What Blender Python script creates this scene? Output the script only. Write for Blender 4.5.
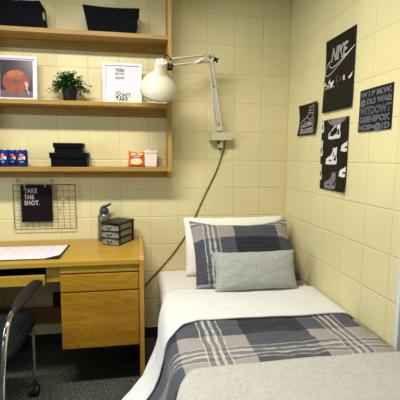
import bpy, bmesh, math, random
from math import sin, cos, pi, radians, sqrt, atan2
from mathutils import Vector, Matrix, noise
random.seed(7)
SC = bpy.context.scene
COL = SC.collection
for o in list(bpy.data.objects): bpy.data.objects.remove(o)

# ------------------------------------------------------------------ camera, light, exposure
cd = bpy.data.cameras.new('camera'); cam = bpy.data.objects.new('camera', cd); COL.objects.link(cam)
cd.sensor_width = 36; cd.sensor_fit = 'HORIZONTAL'; cd.lens = 374.576 / 400 * 36; cd.clip_start = 0.02
yaw, pit, rol = -0.165181514, 0.114823818, 0.00725478
fwd = Vector((-sin(yaw)*cos(pit), cos(yaw)*cos(pit), -sin(pit))); rgt = Vector((cos(yaw), sin(yaw), 0)); upv = rgt.cross(fwd)
r2 = cos(rol)*rgt + sin(rol)*upv; u2 = -sin(rol)*rgt + cos(rol)*upv
M4 = Matrix((r2, u2, -fwd)).transposed().to_4x4(); M4.translation = Vector((-1.10814, -2.67937, 1.33896))
cam.matrix_world = M4
SC.camera = cam

w = bpy.data.worlds.new('world'); SC.world = w; w.use_nodes = True
w.node_tree.nodes['Background'].inputs[0].default_value = (0.9, 0.92, 1, 1)
w.node_tree.nodes['Background'].inputs[1].default_value = 0.2

def area(name, loc, sx, sy, power, col, rot=(0, 0, 0)):
    l = bpy.data.lights.new(name, 'AREA'); l.shape = 'RECTANGLE'; l.size = sx; l.size_y = sy; l.energy = power; l.color = col
    o = bpy.data.objects.new(name, l); COL.objects.link(o); o.location = loc; o.rotation_euler = rot
    return o
area('ceiling_lamp_light', (-1.50, -1.32, 2.53), 1.20, 0.16, 38, (1, 0.955, 0.87))
area('rear_lamp_light', (-1.6, -3.3, 2.50), 1.2, 0.16, 3, (1, 0.97, 0.91))
area('added_side_fill', (-3.24, -1.75, 1.45), 1.0, 1.2, 18, (0.70, 0.87, 1.0), (0, radians(-90), 0))  # last one: cool side fill, added out of view to pale the right wall
vs = SC.view_settings
vs.view_transform = 'Standard'; vs.look = 'None'; vs.gamma = 1; vs.use_curve_mapping = False
vs.exposure = 0.66

# ------------------------------------------------------------------ material helpers
def lin(c):
    return tuple(((v/255)/12.92 if v/255 <= 0.04045 else ((v/255+0.055)/1.055)**2.4) for v in c) + (1,)
class NT:
    def __init__(s, name):
        s.m = bpy.data.materials.new(name); s.m.use_nodes = True; s.t = s.m.node_tree; s.n = s.t.nodes; s.b = s.n['Principled BSDF']
    def new(s, typ, **kw):
        n = s.n.new(typ)
        for k, v in kw.items(): setattr(n, k, v)
        return n
    def link(s, a, b): s.t.links.new(a, b)
    def put(s, sock, v):
        if hasattr(v, 'is_output'): s.link(v, sock)
        else: sock.default_value = v
    def math(s, op, a, b=0.0, c=None, clamp=False):
        n = s.new('ShaderNodeMath', operation=op, use_clamp=clamp); s.put(n.inputs[0], a); s.put(n.inputs[1], b)
        if c is not None: s.put(n.inputs[2], c)
        return n.outputs[0]
    def mix(s, f, a, b, bt='MIX'):
        n = s.new('ShaderNodeMix', data_type='RGBA', blend_type=bt); s.put(n.inputs[0], f); s.put(n.inputs[6], a); s.put(n.inputs[7], b)
        return n.outputs[2]
    def coords(s, kind='Object'):
        if kind == 'Position': return s.new('ShaderNodeNewGeometry').outputs['Position']
        return s.new('ShaderNodeTexCoord').outputs[kind]
    def sep(s, v):
        n = s.new('ShaderNodeSeparateXYZ'); s.link(v, n.inputs[0]); return n.outputs
    def mapping(s, v, scale=(1, 1, 1), rot=(0, 0, 0), loc=(0, 0, 0)):
        n = s.new('ShaderNodeMapping'); s.link(v, n.inputs[0]); n.inputs['Scale'].default_value = scale; n.inputs['Rotation'].default_value = rot; n.inputs['Location'].default_value = loc
        return n.outputs[0]
    def noise(s, v, scale, detail=3, rough=.5, dist=0):
        n = s.new('ShaderNodeTexNoise'); s.link(v, n.inputs['Vector']); n.inputs['Scale'].default_value = scale; n.inputs['Detail'].default_value = detail
        n.inputs['Roughness'].default_value = rough; n.inputs['Distortion'].default_value = dist
        return n.outputs['Fac']
    def ramp(s, v, pts):
        n = s.new('ShaderNodeValToRGB'); s.link(v, n.inputs[0]); e = n.color_ramp.elements
        while len(e) < len(pts): e.new(.5)
        for k, (p, c) in enumerate(pts): e[k].position = p; e[k].color = c
        return n.outputs[0]
    def mr(s, v, a, b, c=0.0, d=1.0):
        n = s.new('ShaderNodeMapRange'); n.interpolation_type = 'SMOOTHSTEP'
        s.put(n.inputs[0], v); n.inputs[1].default_value = a; n.inputs[2].default_value = b; n.inputs[3].default_value = c; n.inputs[4].default_value = d
        return n.outputs[0]
    def bump(s, h, dist=.002, strength=1, base=None):
        n = s.new('ShaderNodeBump'); s.link(h, n.inputs['Height']); n.inputs['Distance'].default_value = dist; n.inputs['Strength'].default_value = strength
        if base is not None: s.link(base, n.inputs['Normal'])
        s.link(n.outputs[0], s.b.inputs['Normal']); return n.outputs[0]
    def set(s, color=None, rough=None, metal=None, spec=None, sheen=None, trans=None, coat=None, alpha=None):
        if color is not None: s.put(s.b.inputs['Base Color'], color)
        if rough is not None: s.put(s.b.inputs['Roughness'], rough)
        if metal is not None: s.b.inputs['Metallic'].default_value = metal
        if spec is not None: s.b.inputs['Specular IOR Level'].default_value = spec
        if sheen is not None: s.b.inputs['Sheen Weight'].default_value = sheen
        if trans is not None: s.b.inputs['Transmission Weight'].default_value = trans
        if coat is not None: s.b.inputs['Coat Weight'].default_value = coat
        if alpha is not None: s.b.inputs['Alpha'].default_value = alpha
        return s

def plain(name, rgb, rough=.5, metal=0, var=.06, nscale=40, bump=0, **kw):
    t = NT(name); v = t.coords(); n = t.noise(v, nscale, 4)
    c = lin(rgb); lo = tuple(x*(1-var) for x in c[:3])+(1,); hi = tuple(min(1, x*(1+var)) for x in c[:3])+(1,)
    t.set(t.ramp(n, [(.3, lo), (.7, hi)]), rough, metal, **kw)
    if bump: t.bump(n, bump)
    return t.m

def block_wall(name, axis, off, zoff=0.0938, rgb=(224, 213, 163)):
    B = 0.2032
    t = NT(name); P = t.coords('Position'); x, y, z = t.sep(P)
    h = x if axis == 'x' else y
    def d(c, o):
        q = t.math('DIVIDE', t.math('SUBTRACT', c, o), B)
        f = t.math('FRACT', q); return t.math('MULTIPLY', t.math('MINIMUM', f, t.math('SUBTRACT', 1.0, f)), B)
    dh, dz = d(h, off), d(z, zoff)
    jit = t.math('MULTIPLY', t.math('SUBTRACT', t.noise(P, 30, 2), .5), .003)
    dh2 = t.math('ADD', dh, jit); dz2 = t.math('ADD', dz, jit)
    gh = t.mr(dh2, .001, .0065); gz = t.mr(dz2, .001, .0065)
    g = t.math('MINIMUM', gh, gz)
    fine = t.noise(P, 260, 4, .6); med = t.noise(P, 90, 3, .6); big = t.noise(P, 1.7, 2)
    c = lin(rgb); c2 = tuple(k*.9 for k in c[:3])+(1,); c3 = tuple(k*.80 for k in c[:3])+(1,)
    base = t.mix(t.mr(big, .3, .7), c, c2)
    base = t.mix(t.math('MULTIPLY', t.mr(med, .62, .75), .10), base, c3)
    base = t.mix(t.math('MULTIPLY', t.math('SUBTRACT', 1.0, g), .16), base, c3)
    t.set(base, .42, spec=.35)
    hgt = t.math('ADD', g, t.math('MULTIPLY', t.math('ADD', fine, med), .22))
    t.bump(hgt, .0026, .8)
    return t.m

def wood(name, rgb1, rgb2, axis='x', rings=False, rough=.42, scale=1.0):
    t = NT(name); v = t.coords()
    st = {'x': (.06, 1, 1), 'y': (1, .06, 1), 'z': (1, 1, .06)}[axis]
    mv = t.mapping(v, tuple(k*scale for k in st))
    n1 = t.noise(mv, 26, 5, .6, .3); n2 = t.noise(mv, 140, 3, .6)
    f = t.math('ADD', t.math('MULTIPLY', n1, .65), t.math('MULTIPLY', n2, .35))
    if rings:
        sr = {'x': (.28, 1, 1), 'y': (1, .28, 1), 'z': (1, 1, .28)}[axis]
        mr_ = t.mapping(v, sr); nn = t.noise(mr_, 4.6, 2, .4, .2)
        rr = t.math('FRACT', t.math('MULTIPLY', nn, 24.0))
        rr = t.mr(rr, 0.0, .9)
        f = t.math('ADD', t.math('MULTIPLY', f, .82), t.math('MULTIPLY', rr, .16))
    a, b = lin(rgb1), lin(rgb2)
    t.set(t.ramp(f, [(.32, b), (.62, a)]), rough, spec=.4)
    t.bump(n2, .0006, .5)
    return t.m

# ------------------------------------------------------------------ mesh helpers (all in world coordinates, re-based on linking)
def BM(): return bmesh.new()
def bx(bm, x0, x1, y0, y1, z0, z1, bev=0.0, mi=0, seg=2, M=None):
    t = bmesh.new(); bmesh.ops.create_cube(t, size=1)
    for v in t.verts: v.co = Vector(((x0+x1)/2+v.co.x*(x1-x0), (y0+y1)/2+v.co.y*(y1-y0), (z0+z1)/2+v.co.z*(z1-z0)))
    if bev > 0: bmesh.ops.bevel(t, geom=list(t.edges), offset=bev, segments=seg, profile=.6, affect='EDGES')
    merge(bm, t, mi, M)
def merge(bm, t, mi=0, M=None):
    vm = {}
    for v in t.verts: vm[v] = bm.verts.new(M @ v.co if M is not None else v.co)
    for f in t.faces:
        try: g = bm.faces.new([vm[v] for v in f.verts]); g.material_index = mi if mi is not None else f.material_index; g.smooth = f.smooth
        except ValueError: pass
    t.free()
def frame_for(d):
    d = d.normalized(); a = Vector((0, 0, 1)) if abs(d.z) < .9 else Vector((1, 0, 0))
    n = d.cross(a).normalized(); return n, d.cross(n).normalized()
def tube(bm, pts, r, seg=10, cap=True, mi=0, smooth=True, sx=1.0, closed=False):
    pts = [Vector(p) for p in pts]; rr = r if isinstance(r, (list, tuple)) else [r]*len(pts)
    rings = []; n = None
    for i, p in enumerate(pts):
        d = ((pts[(i+1) % len(pts)] if (closed or i+1 < len(pts)) else p) - (pts[i-1] if (closed or i > 0) else p))
        d = d.normalized()
        if n is None: n, b = frame_for(d)
        else:
            n = (n - d*n.dot(d)).normalized(); b = d.cross(n).normalized()
        rings.append([bm.verts.new(p + n*cos(2*pi*k/seg)*rr[i]*sx + b*sin(2*pi*k/seg)*rr[i]) for k in range(seg)])
    m = len(rings)
    for i in range(m if closed else m-1):
        A, Bq = rings[i], rings[(i+1) % m]
        for k in range(seg):
            f = bm.faces.new((A[k], A[(k+1) % seg], Bq[(k+1) % seg], Bq[k])); f.smooth = smooth; f.material_index = mi
    if cap and not closed:
        for R in (rings[0][::-1], rings[-1]):
            f = bm.faces.new(R); f.material_index = mi
def lathe(bm, prof, c, axis=(0, 0, 1), seg=28, mi=0, cap=(True, True), smooth=True):
    c = Vector(c); d = Vector(axis).normalized(); n, b = frame_for(d); rings = []
    for r, h in prof:
        rings.append([bm.verts.new(c + d*h + (n*cos(2*pi*k/seg)+b*sin(2*pi*k/seg))*max(r, 1e-5)) for k in range(seg)])
    for A, Bq in zip(rings, rings[1:]):
        for k in range(seg):
            f = bm.faces.new((A[k], A[(k+1) % seg], Bq[(k+1) % seg], Bq[k])); f.smooth = smooth; f.material_index = mi
    if cap[0]: bm.faces.new(rings[0][::-1]).material_index = mi
    if cap[1]: bm.faces.new(rings[-1]).material_index = mi
def prism(bm, poly, fn, t0, t1, mi=0):
    """poly of (a,b); fn(a,b,t)->Vector"""
    A = [bm.verts.new(fn(a, b, t0)) for a, b in poly]; Bq = [bm.verts.new(fn(a, b, t1)) for a, b in poly]
    n = len(poly)
    for f in (A[::-1], Bq): bm.faces.new(f).material_index = mi
    for k in range(n): bm.faces.new((A[k], A[(k+1) % n], Bq[(k+1) % n], Bq[k])).material_index = mi
def catmull(pts, per=8):
    pts = [Vector(p) for p in pts]; P = [pts[0]*2-pts[1]] + pts + [pts[-1]*2-pts[-2]]; out = []
    for i in range(1, len(P)-2):
        for k in range(per):
            t = k/per; a, b, c, d = P[i-1], P[i], P[i+1], P[i+2]
            out.append(.5*((2*b)+(c-a)*t+(2*a-5*b+4*c-d)*t*t+(3*b-a-3*c+d)*t**3))
    out.append(pts[-1]); return out

BASE = {}
def thing(name, label, cat, loc, group=None):
    o = bpy.data.objects.new(name, None); COL.objects.link(o); o.location = loc; o.empty_display_size = .05
    o['label'] = label; o['category'] = cat
    if group: o['group'] = group
    BASE[o.name] = Vector(loc); return o
def obj(name, bm, mats, parent=None, label=None, cat=None, group=None, kind=None, loc=None, recalc=True, smooth=False):
    if recalc: bmesh.ops.recalc_face_normals(bm, faces=bm.faces)
    if smooth:
        for f in bm.faces: f.smooth = True
    if parent is not None: base = BASE[parent.name]
    elif loc is not None: base = Vector(loc)
    else:
        xs = [v.co for v in bm.verts]
        base = Vector(((min(v.x for v in xs)+max(v.x for v in xs))/2, (min(v.y for v in xs)+max(v.y for v in xs))/2, min(v.z for v in xs)))
    for v in bm.verts: v.co -= base
    me = bpy.data.meshes.new(name); bm.to_mesh(me); bm.free()
    for m in (mats if isinstance(mats, (list, tuple)) else [mats]): me.materials.append(m)
    o = bpy.data.objects.new(name, me); COL.objects.link(o)
    if parent is not None: o.parent = parent
    else: o.location = base
    BASE[o.name] = base
    if label: o['label'] = label
    if cat: o['category'] = cat
    if group: o['group'] = group
    if kind: o['kind'] = kind
    return o
def struct(name, bm, m): return obj(name, bm, m, kind='structure')
def text_bm(body, size=1.0, bold=0.0, shear=0.0, align='LEFT', spacing=1.0, sx=1.0):
    cu = bpy.data.curves.new('txt', 'FONT'); cu.body = body; cu.size = size; cu.offset = bold; cu.shear = shear
    cu.align_x = align; cu.space_character = spacing; cu.resolution_u = 3; cu.fill_mode = 'FRONT'
    o = bpy.data.objects.new('txt', cu); COL.objects.link(o)
    dg = bpy.context.evaluated_depsgraph_get(); dg.update()
    me = o.evaluated_get(dg).to_mesh(); b = bmesh.new(); b.from_mesh(me); o.evaluated_get(dg).to_mesh_clear()
    bpy.data.objects.remove(o); bpy.data.curves.remove(cu)
    for v in b.verts: v.co.x *= sx
    return b
def put_text(bm, body, fn, u, v, size, mi=0, **kw):
    t = text_bm(body, size, **kw)
    bmesh.ops.triangulate(t, faces=t.faces)
    for q in t.verts: q.co = fn(u+q.co.x, v+q.co.y)
    merge(bm, t, mi)
def ribbon(bm, pts, wd, fn, mi=0, closed=False):
    n = len(pts); L = []
    for i in range(n):
        a = Vector(pts[i-1] if (i or closed) else pts[i]); c = Vector(pts[(i+1) % n] if (i < n-1 or closed) else pts[i])
        d = (c-a); d = d.normalized() if d.length > 1e-9 else Vector((1, 0)); q = Vector((-d.y, d.x))*wd/2; p = Vector(pts[i])
        L.append((bm.verts.new(fn(*(p+q))), bm.verts.new(fn(*(p-q)))))
    for i in range(n if closed else n-1):
        A, Bq = L[i], L[(i+1) % n]
        f = bm.faces.new((A[0], A[1], Bq[1], Bq[0])); f.material_index = mi
def polyf(bm, pts, fn, mi=0):
    f = bm.faces.new([bm.verts.new(fn(*p)) for p in pts]); f.material_index = mi
    bmesh.ops.triangulate(bm, faces=[f])
def ellipse(cx, cy, rx, ry, n=28, a0=0, a1=2*pi): return [(cx+rx*cos(a0+(a1-a0)*k/n), cy+ry*sin(a0+(a1-a0)*k/n)) for k in range(n if abs(a1-a0-2*pi) < 1e-6 else n+1)]

# ------------------------------------------------------------------ materials
M = {}
M['wall_b'] = block_wall('painted block back', 'x', -0.817203)
M['wall_r'] = block_wall('painted block right', 'y', -0.188006)
M['wall_p'] = plain('painted plaster', (132, 126, 104), .6, var=.03)
M['ceil'] = plain('ceiling paint', (140, 138, 130), .8, var=.02)
t = NT('carpet'); P = t.coords('Position'); n1 = t.noise(P, 110, 3, .8); n2 = t.noise(P, 9, 2)
t.set(t.mix(t.mr(n2, .3, .7, 0, .35), t.ramp(n1, [(.36, lin((28, 30, 28))), (.52, lin((78, 80, 72))), (.68, lin((158, 154, 134)))]), lin((60, 60, 55))), .95, spec=.1); t.bump(n1, .006)
M['carpet'] = t.m
M['cove'] = plain('dark vinyl cove', (44, 40, 36), .5)
M['steel_frame'] = plain('pale painted steel', (206, 214, 216), .35, var=.02)
M['oak'] = wood('honey oak', (184, 149, 56), (160, 122, 34), 'x', rough=.36)
M['oak_front'] = wood('honey oak figured', (178, 132, 32), (150, 104, 14), 'x', rings=True, rough=.45)
M['oak_v'] = wood('honey oak upright', (196, 152, 60), (168, 122, 36), 'z', rough=.4)
M['oak_sh'] = wood('shelf oak', (172, 136, 66), (132, 96, 36), 'x', rough=.5)
M['oak_sh_v'] = wood('shelf oak upright', (178, 146, 80), (146, 112, 52), 'z', rough=.5)
M['black'] = plain('black plastic', (12, 12, 14), .45, spec=.3)
M['blackrub'] = plain('black rubber', (18, 18, 20), .6)
M['screw'] = plain('screw steel', (150, 152, 155), .3, metal=1)
M['chrome'] = plain('chrome', (215, 216, 220), .12, metal=1, var=.02)
M['wire'] = plain('grey painted wire', (88, 84, 74), .45, metal=.3)
M['pegwood'] = wood('clothespin wood', (200, 165, 110), (170, 130, 80), 'z')
M['white'] = plain('white enamel', (222, 217, 218), .35, var=.01)
M['lampwhite'] = plain('lamp enamel', (208, 203, 180), .3, var=.01)
M['lampgrey'] = plain('lamp arm enamel', (200, 197, 176), .35, var=.02)
M['bracket'] = plain('bracket cream', (196, 188, 152), .5, var=.02)
M['paper'] = plain('white paper', (224, 216, 222), .8, var=.01, spec=.1)
M['ppaper'] = plain('pale lilac print', (218, 210, 219), .6, var=.01, spec=.15)
M['cream'] = plain('cream print', (216, 204, 192), .4, var=.01)
M['ink'] = plain('dark ink', (48, 44, 52), .6)
M['greyink'] = plain('grey ink', (120, 116, 124), .6)
M['paleink'] = plain('pale ink', (206, 198, 206), .6)
M['posterblk'] = plain('black poster paper', (26, 26, 20), .5, var=.08, spec=.12)
M['pstr_w'] = plain('poster white ink', (216, 212, 214), .5)
M['pstr_g'] = plain('poster grey ink', (118, 114, 122), .5)
M['pstr_m'] = plain('poster mid ink', (150, 150, 160), .5)
M['printblk'] = plain('matte black print', (14, 8, 13), .5, spec=.15)
M['cand'] = plain('can blue', (10, 46, 128), .25, metal=.4, var=.15)
M['canred'] = plain('can red', (210, 36, 40), .35)
M['canwhite'] = plain('can white', (225, 226, 230), .35)
M['cannavy'] = plain('can navy', (20, 42, 110), .35)
M['alu'] = plain('aluminium', (185, 188, 192), .3, metal=1)
M['boxblk'] = plain('black card', (7, 7, 9), .5, spec=.1)
M['orange'] = plain('orange foil', (226, 84, 20), .32, var=.1)
M['yellow'] = plain('yellow print', (244, 204, 50), .4)
M['maroon'] = plain('maroon print', (140, 22, 40), .4)
M['noodle'] = plain('noodle print', (240, 222, 140), .4, var=.12, nscale=120)
M['green'] = plain('green print', (60, 130, 60), .4)
M['leaf'] = plain('leaf green', (40, 82, 34), .5, var=.4, nscale=30)
M['pot'] = plain('charcoal pot', (22, 22, 25), .55, spec=.25)
t = NT('bin fabric'); v = t.coords(); n = t.noise(v, 9, 3, .5, .6)
t.set(t.ramp(n, [(.3, lin((6, 8, 12))), (.7, lin((11, 14, 20)))]), .7, spec=.05); t.bump(n, .012, .8); M['bin'] = t.m
def fabric(name, color, bscale=700, bd=.0006, rough=.9, crinkle=0, cs=9, two=None):
    t = NT(name); v = t.coords(); n = t.noise(v, bscale, 2); c = lin(color)
    col = c
    if two: col = t.mix(t.mr(t.noise(v, two[1], 4, .75), .38, .66), c, lin(two[0]))
    t.set(col, rough, spec=.2, sheen=.15)
    h = t.math('MULTIPLY', n, bd*1000)
    if crinkle: h = t.math('ADD', h, t.math('MULTIPLY', t.noise(v, cs, 3, .5, .4), crinkle*1000))
    t.bump(h, .001, 1); return t.m
M['sheet'] = fabric('fitted sheet', (232, 228, 223), crinkle=.006, cs=7)
M['white_top'] = fabric('white top sheet', (220, 221, 219), crinkle=.004, cs=14)
M['pillow_w'] = fabric('white pillowcase', (242, 238, 228), crinkle=.006, cs=8)
M['throw'] = fabric('grey throw', (186, 185, 178), 500, .0008, crinkle=.005, cs=6, two=((174, 173, 166), 60))
M['fuzzy'] = fabric('grey faux fur', (180, 182, 178), 420, .002, two=((152, 154, 151), 110), crinkle=.002, cs=50)
M['seatfab'] = NT('chair fabric').set(None).m
t = NT('chair seat fabric'); v = t.coords(); x, y, z = t.sep(v)
ln = t.math('FRACT', t.math('MULTIPLY', x, 48.0)); lm = t.mr(t.math('ABSOLUTE', t.math('SUBTRACT', ln, .5)), .30, .48)
t.set(t.mix(lm, lin((20, 23, 29)), lin((36, 42, 52))), .8, spec=.15); t.bump(lm, .0012); M['seatfab'] = t.m

def plaid(name, uo, vo, quilt=0.0):
    """uv in metres; squares .305; taupe columns start at uo, taupe rows start at vo"""
    S = .305
    t = NT(name); uvn = t.new('ShaderNodeUVMap'); uvn.uv_map = 'UVMap'; u, v, _ = t.sep(uvn.outputs[0])
    wob = t.math('MULTIPLY', t.math('SUBTRACT', t.noise(uvn.outputs[0], 9, 2), .5), .020)
    def per(c, o):
        q = t.math('ADD', t.math('SUBTRACT', c, o), wob)
        return t.math('MULTIPLY', t.math('FRACT', t.math('DIVIDE', q, 2*S)), 2*S)   # 0..2S, taupe for <S
    pu, pv = per(u, uo), per(v, vo)
    tu = t.math('LESS_THAN', pu, S); tv = t.math('LESS_THAN', pv, S)
    black, slate, taupe = lin((26, 28, 36)), lin((70, 74, 84)), lin((156, 149, 147))
    s1 = t.math('ADD', tu, tv)
    c = t.mix(t.math('GREATER_THAN', s1, .5), black, slate)
    c = t.mix(t.math('GREATER_THAN', s1, 1.5), c, taupe)
    def stripes(p):
        ad = t.math('ABSOLUTE', t.math('SUBTRACT', p, S/2))
        ins = t.math('LESS_THAN', ad, .052)
        bw = lambda lo, hi: t.math('MULTIPLY', t.math('GREATER_THAN', ad, lo), t.math('LESS_THAN', ad, hi))
        light = t.math('MAXIMUM', bw(.046, .052), bw(.009, .024))
        return ins, t.math('SUBTRACT', 1.0, light)
    iu, du = stripes(pu); iv, dv = stripes(pv)
    W1, D1 = lin((200, 196, 192)), lin((88, 90, 98))
    fade = t.mr(t.noise(t.mapping(uvn.outputs[0], (3, 3, 1)), 9, 3), .3, .6, .35, .85)
    def over(c, ins, dark, k):
        light = t.mix(k, c, W1); dk = t.mix(.6, c, D1)
        return t.mix(ins, c, t.mix(dark, light, dk))
    c = over(c, iv, dv, t.math('MULTIPLY', fade, .75)); c2 = over(c, iu, du, fade)
    fine = t.noise(t.mapping(uvn.outputs[0], (1, 5, 1)), 160, 2)
    c2 = t.mix(t.mr(fine, .35, .7, 0, .25), c2, lin((110, 108, 110)))
    t.set(c2, .9, spec=.2, sheen=.1)
    h = t.math('MULTIPLY', t.noise(t.mapping(uvn.outputs[0], (1, 3, 1)), 14, 3, .55, .5), 4.5)
    if quilt:
        q = t.math('ABSOLUTE', t.math('SINE', t.math('MULTIPLY', v, pi/quilt)))
        h = t.math('ADD', h, t.math('MULTIPLY', t.math('POWER', q, .5), 4))
    t.bump(h, .001, 1); return t.m
M['plaid'] = plaid('plaid comforter', -0.94, 1.105)
M['plaid_s'] = plaid('plaid sham', -0.02, -0.28, quilt=.03)

# ------------------------------------------------------------------ structure
XL, YR, ZC = -3.3, -4.3, 2.6
b = BM(); bx(b, XL, .9, YR, 0, -.1, 0); struct('floor', b, M['carpet'])
b = BM(); bx(b, XL-.1, .9, YR, 0, ZC, ZC+.1); struct('ceiling', b, M['ceil'])
b = BM(); bx(b, XL-.1, 1.0, 0, .12, -.1, ZC+.1); struct('wall_back', b, M['wall_b'])
b = BM(); bx(b, 0, .9, -1.270, 0, 0, ZC); struct('wall_right', b, M['wall_r'])
b = BM(); bx(b, .12, .22, YR, -1.270, 0, ZC); struct('wall_alcove', b, plain('alcove paint', (222, 214, 176), .5, var=.02))
b = BM(); bx(b, XL-.1, XL, YR, 0, -.1, ZC); struct('wall_left', b, M['wall_p'])
b = BM(); bx(b, XL-.1, 1.0, YR-.1, YR, -.1, ZC+.1); struct('wall_front', b, M['wall_p'])
b = BM(); bx(b, XL, 0, -.008, 0, 0, .08, .002); struct('baseboard_back', b, M['cove'])
b = BM(); bx(b, -.003, .045, -1.292, -1.270, 0, 2.15, .002); bx(b, .045, .12, -1.280, -1.270, 0, 2.15, .003); struct('trim_1', b, M['steel_frame'])

b = BM()
for (a0, a1, c0, c1) in ((-2.42, -1.08, .78, .85), (-2.42, -1.08, 2.05, 2.12), (-2.42, -2.35, .85, 2.05), (-1.15, -1.08, .85, 2.05), (-1.77, -1.73, .85, 2.05)): bx(b, XL, XL+.04, a0, a1, c0, c1, .003)
struct('added_window', b, M['steel_frame'])  # unseen window frame, added to go with the cool side fill
# ------------------------------------------------------------------ wall shelf unit
XR = -.8835; XI = -.908; XS = -2.12
sh = thing('wall_shelf', 'oak wall mounted shelf unit with open shelves above the desk', 'shelf', ((XS+XR)/2, 0, 1.2))
zb = [2.079, 1.655, 1.241]      # underside of boards
def sidep(x0, x1):
    b = BM(); prism(b, [(-.0, 1.187), (-.19, 1.241), (-.19, 2.42), (0, 2.42)], lambda a, z, t: Vector((t, a, z)), x0, x1); return b
obj('side_panel', sidep(XI, XR), M['oak_sh_v'], sh); obj('side_panel', sidep(XS, XS+.0245), M['oak_sh_v'], sh)
for z in zb:
    b = BM(); bx(b, XS+.0245, XI, -.19, -.001, z, z+.027, .0015); obj('shelf_board', b, M['oak_sh'], sh)
    b = BM(); bx(b, XS+.0245, XI, -.020, -.001, z-.048, z, .001); r_ = obj('back_rail', b, M['oak_sh'], sh)
    for xx in (-1.74, -.99):
        b = BM(); lathe(b, [(.0045, 0), (.0045, .0015), (.001, .002)], (xx, -.020, z-.026), (0, -1, 0), 10); obj('screw', b, M['screw'], r_)

# fabric bins on the top shelf
def fabric_bin(x0t, x1t, x0b, x1b, z0, z1, label, y0=-.186, y1=-.035, ring=True):
    xc = (x0t+x1t)/2
    t = thing('fabric_bin', label, 'storage bin', (xc, (y0+y1)/2, z0), 'black fabric bins on the top shelf')
    b = BM(); N = 12
    def ring_at(f, ins):
        xa = x0b+(x0t-x0b)*f+ins; xb = x1b+(x1t-x1b)*f-ins; ya, yb = y0+ins+.006*(1-f), y1-ins
        z = z0+(z1-z0)*f; P = []
        def bow(k, amp): return amp*sin(pi*k)
        for k in range(N): q = k/N; P.append((xa+(xb-xa)*q, ya+bow(q, -.006*sin(f*3))*-.5, z-bow(q, .006)*(f > .9)))
        for k in range(4): q = k/4; P.append((xb, ya+(yb-ya)*q, z))
        for k in range(N): q = k/N; P.append((xb+(xa-xb)*q, yb, z-bow(q, .006)*(f > .9)))
        for k in range(4): q = k/4; P.append((xa, yb+(ya-yb)*q, z))
        return [b.verts.new(Vector(p)) for p in P]
    fs = [0, .1, .3, .5, .7, .9, 1.0]; R = [ring_at(f, 0) for f in fs] + [ring_at(1.0, .004)] + [ring_at(f, .004) for f in (.7, .3, .03)]
    for A, Bq in zip(R, R[1:]):
        n = len(A)
        for k in range(n): b.faces.new((A[k], A[(k+1) % n], Bq[(k+1) % n], Bq[k]))
    b.faces.new(R[0][::-1]); b.faces.new(R[-1])
    obj('body', b, M['bin'], t)
    if ring:
        zc = z0+(z1-z0)*.52; yc = (y0+y1)/2-.03; xm = x1b+(x1t-x1b)*.52+.002
        b = BM(); tube(b, [(xm+.003, yc+.016*cos(a), zc+.019*sin(a)) for a in [2*pi*k/18 for k in range(18)]], .0042, 6, closed=True)
        obj('grommet', b, M['bracket'], t, label='cream ringed hand hole')
fabric_bin(-2.03, -1.676, -2.00, -1.664, 2.1065, 2.262, 'black fabric storage bin at the left end of the top shelf', ring=True)
fabric_bin(-1.430, -1.085, -1.398, -1.116, 2.1065, 2.258, 'black fabric storage bin with sloping sides at the right end of the top shelf')

# framed prints on the middle shelf (leaning slightly)
ZS2, ZS3 = 1.6825, 1.2685
def leaner(x0, x1, zb_, h, yb, yt):
    d = Vector((0, yt-yb, h)).normalized()
    nrm = Vector((0, -d.z, d.y))
    return lambda u, v, o=0.0: Vector((x0+u, yb, zb_)) + d*v + nrm*o
def picture(x0, x1, h, yb, yt, label):
    w_ = x1-x0; fn = leaner(x0, x1, ZS2, h, yb, yt)
    t = thing('picture_frame', label, 'picture frame', ((x0+x1)/2, yb, ZS2), 'framed prints on the middle shelf')
    b = BM(); f = .014
    for (a0, a1, c0, c1) in ((0, w_, 0, f), (0, w_, h-f, h), (0, f, f, h-f), (w_-f, w_, f, h-f)):
        prism(b, [(a0, c0), (a1, c0), (a1, c1), (a0, c1)], lambda u, v, o: fn(u, v, o), 0.0, .014)
    obj('frame', b, M['white'], t)
    return t, fn, w_, f
t, fn, w_, f = picture(-1.968, -1.729, .276, -.105, -.075, 'white framed basketball photo print leaning at the left of the middle shelf')
b = BM(); H = .276
ma = [M['ppaper'], plain('photo ground', (56, 46, 52), .25, var=.15, nscale=8), plain('ball orange', (136, 66, 38), .5, var=.25, nscale=25), M['ink'], plain('skin tone', (214, 150, 130), .4), M['white'], plain('photo floor', (100, 88, 90), .3), plain('ball lit orange', (172, 94, 46), .5, var=.1)]
o1 = .006
polyf(b, [(f, f), (w_-f, f), (w_-f, H-f), (f, H-f)], lambda u, v: fn(u, v, .004), 0)
polyf(b, [(.018, .018), (.212, .018), (.212, .254), (.018, .254)], lambda u, v: fn(u, v, .0045), 1)
polyf(b, [(.018, .018), (.212, .018), (.212, .056), (.018, .063)], lambda u, v: fn(u, v, .0048), 6)
cx, cy, rx, ry = .112, .118, .079, .076
polyf(b, ellipse(cx, cy, rx, ry), lambda u, v: fn(u, v, .0052), 2)
polyf(b, ellipse(cx-.004, cy+.046, .050, .024), lambda u, v: fn(u, v, .0054), 7)
P5 = lambda u, v: fn(u, v, .0057)
ribbon(b, [(cx+.002*sin(k), cy-ry+2*ry*k/10) for k in range(11)], .0025, P5, 3)
ribbon(b, [(cx-rx+2*rx*k/10, cy+.008*sin(pi*k/10)) for k in range(11)], .0025, P5, 3)
ribbon(b, [(cx-rx*.86+1.72*rx*k/10, cy-.036+.032*sin(pi*k/10)) for k in range(11)], .0025, P5, 3)
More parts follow.
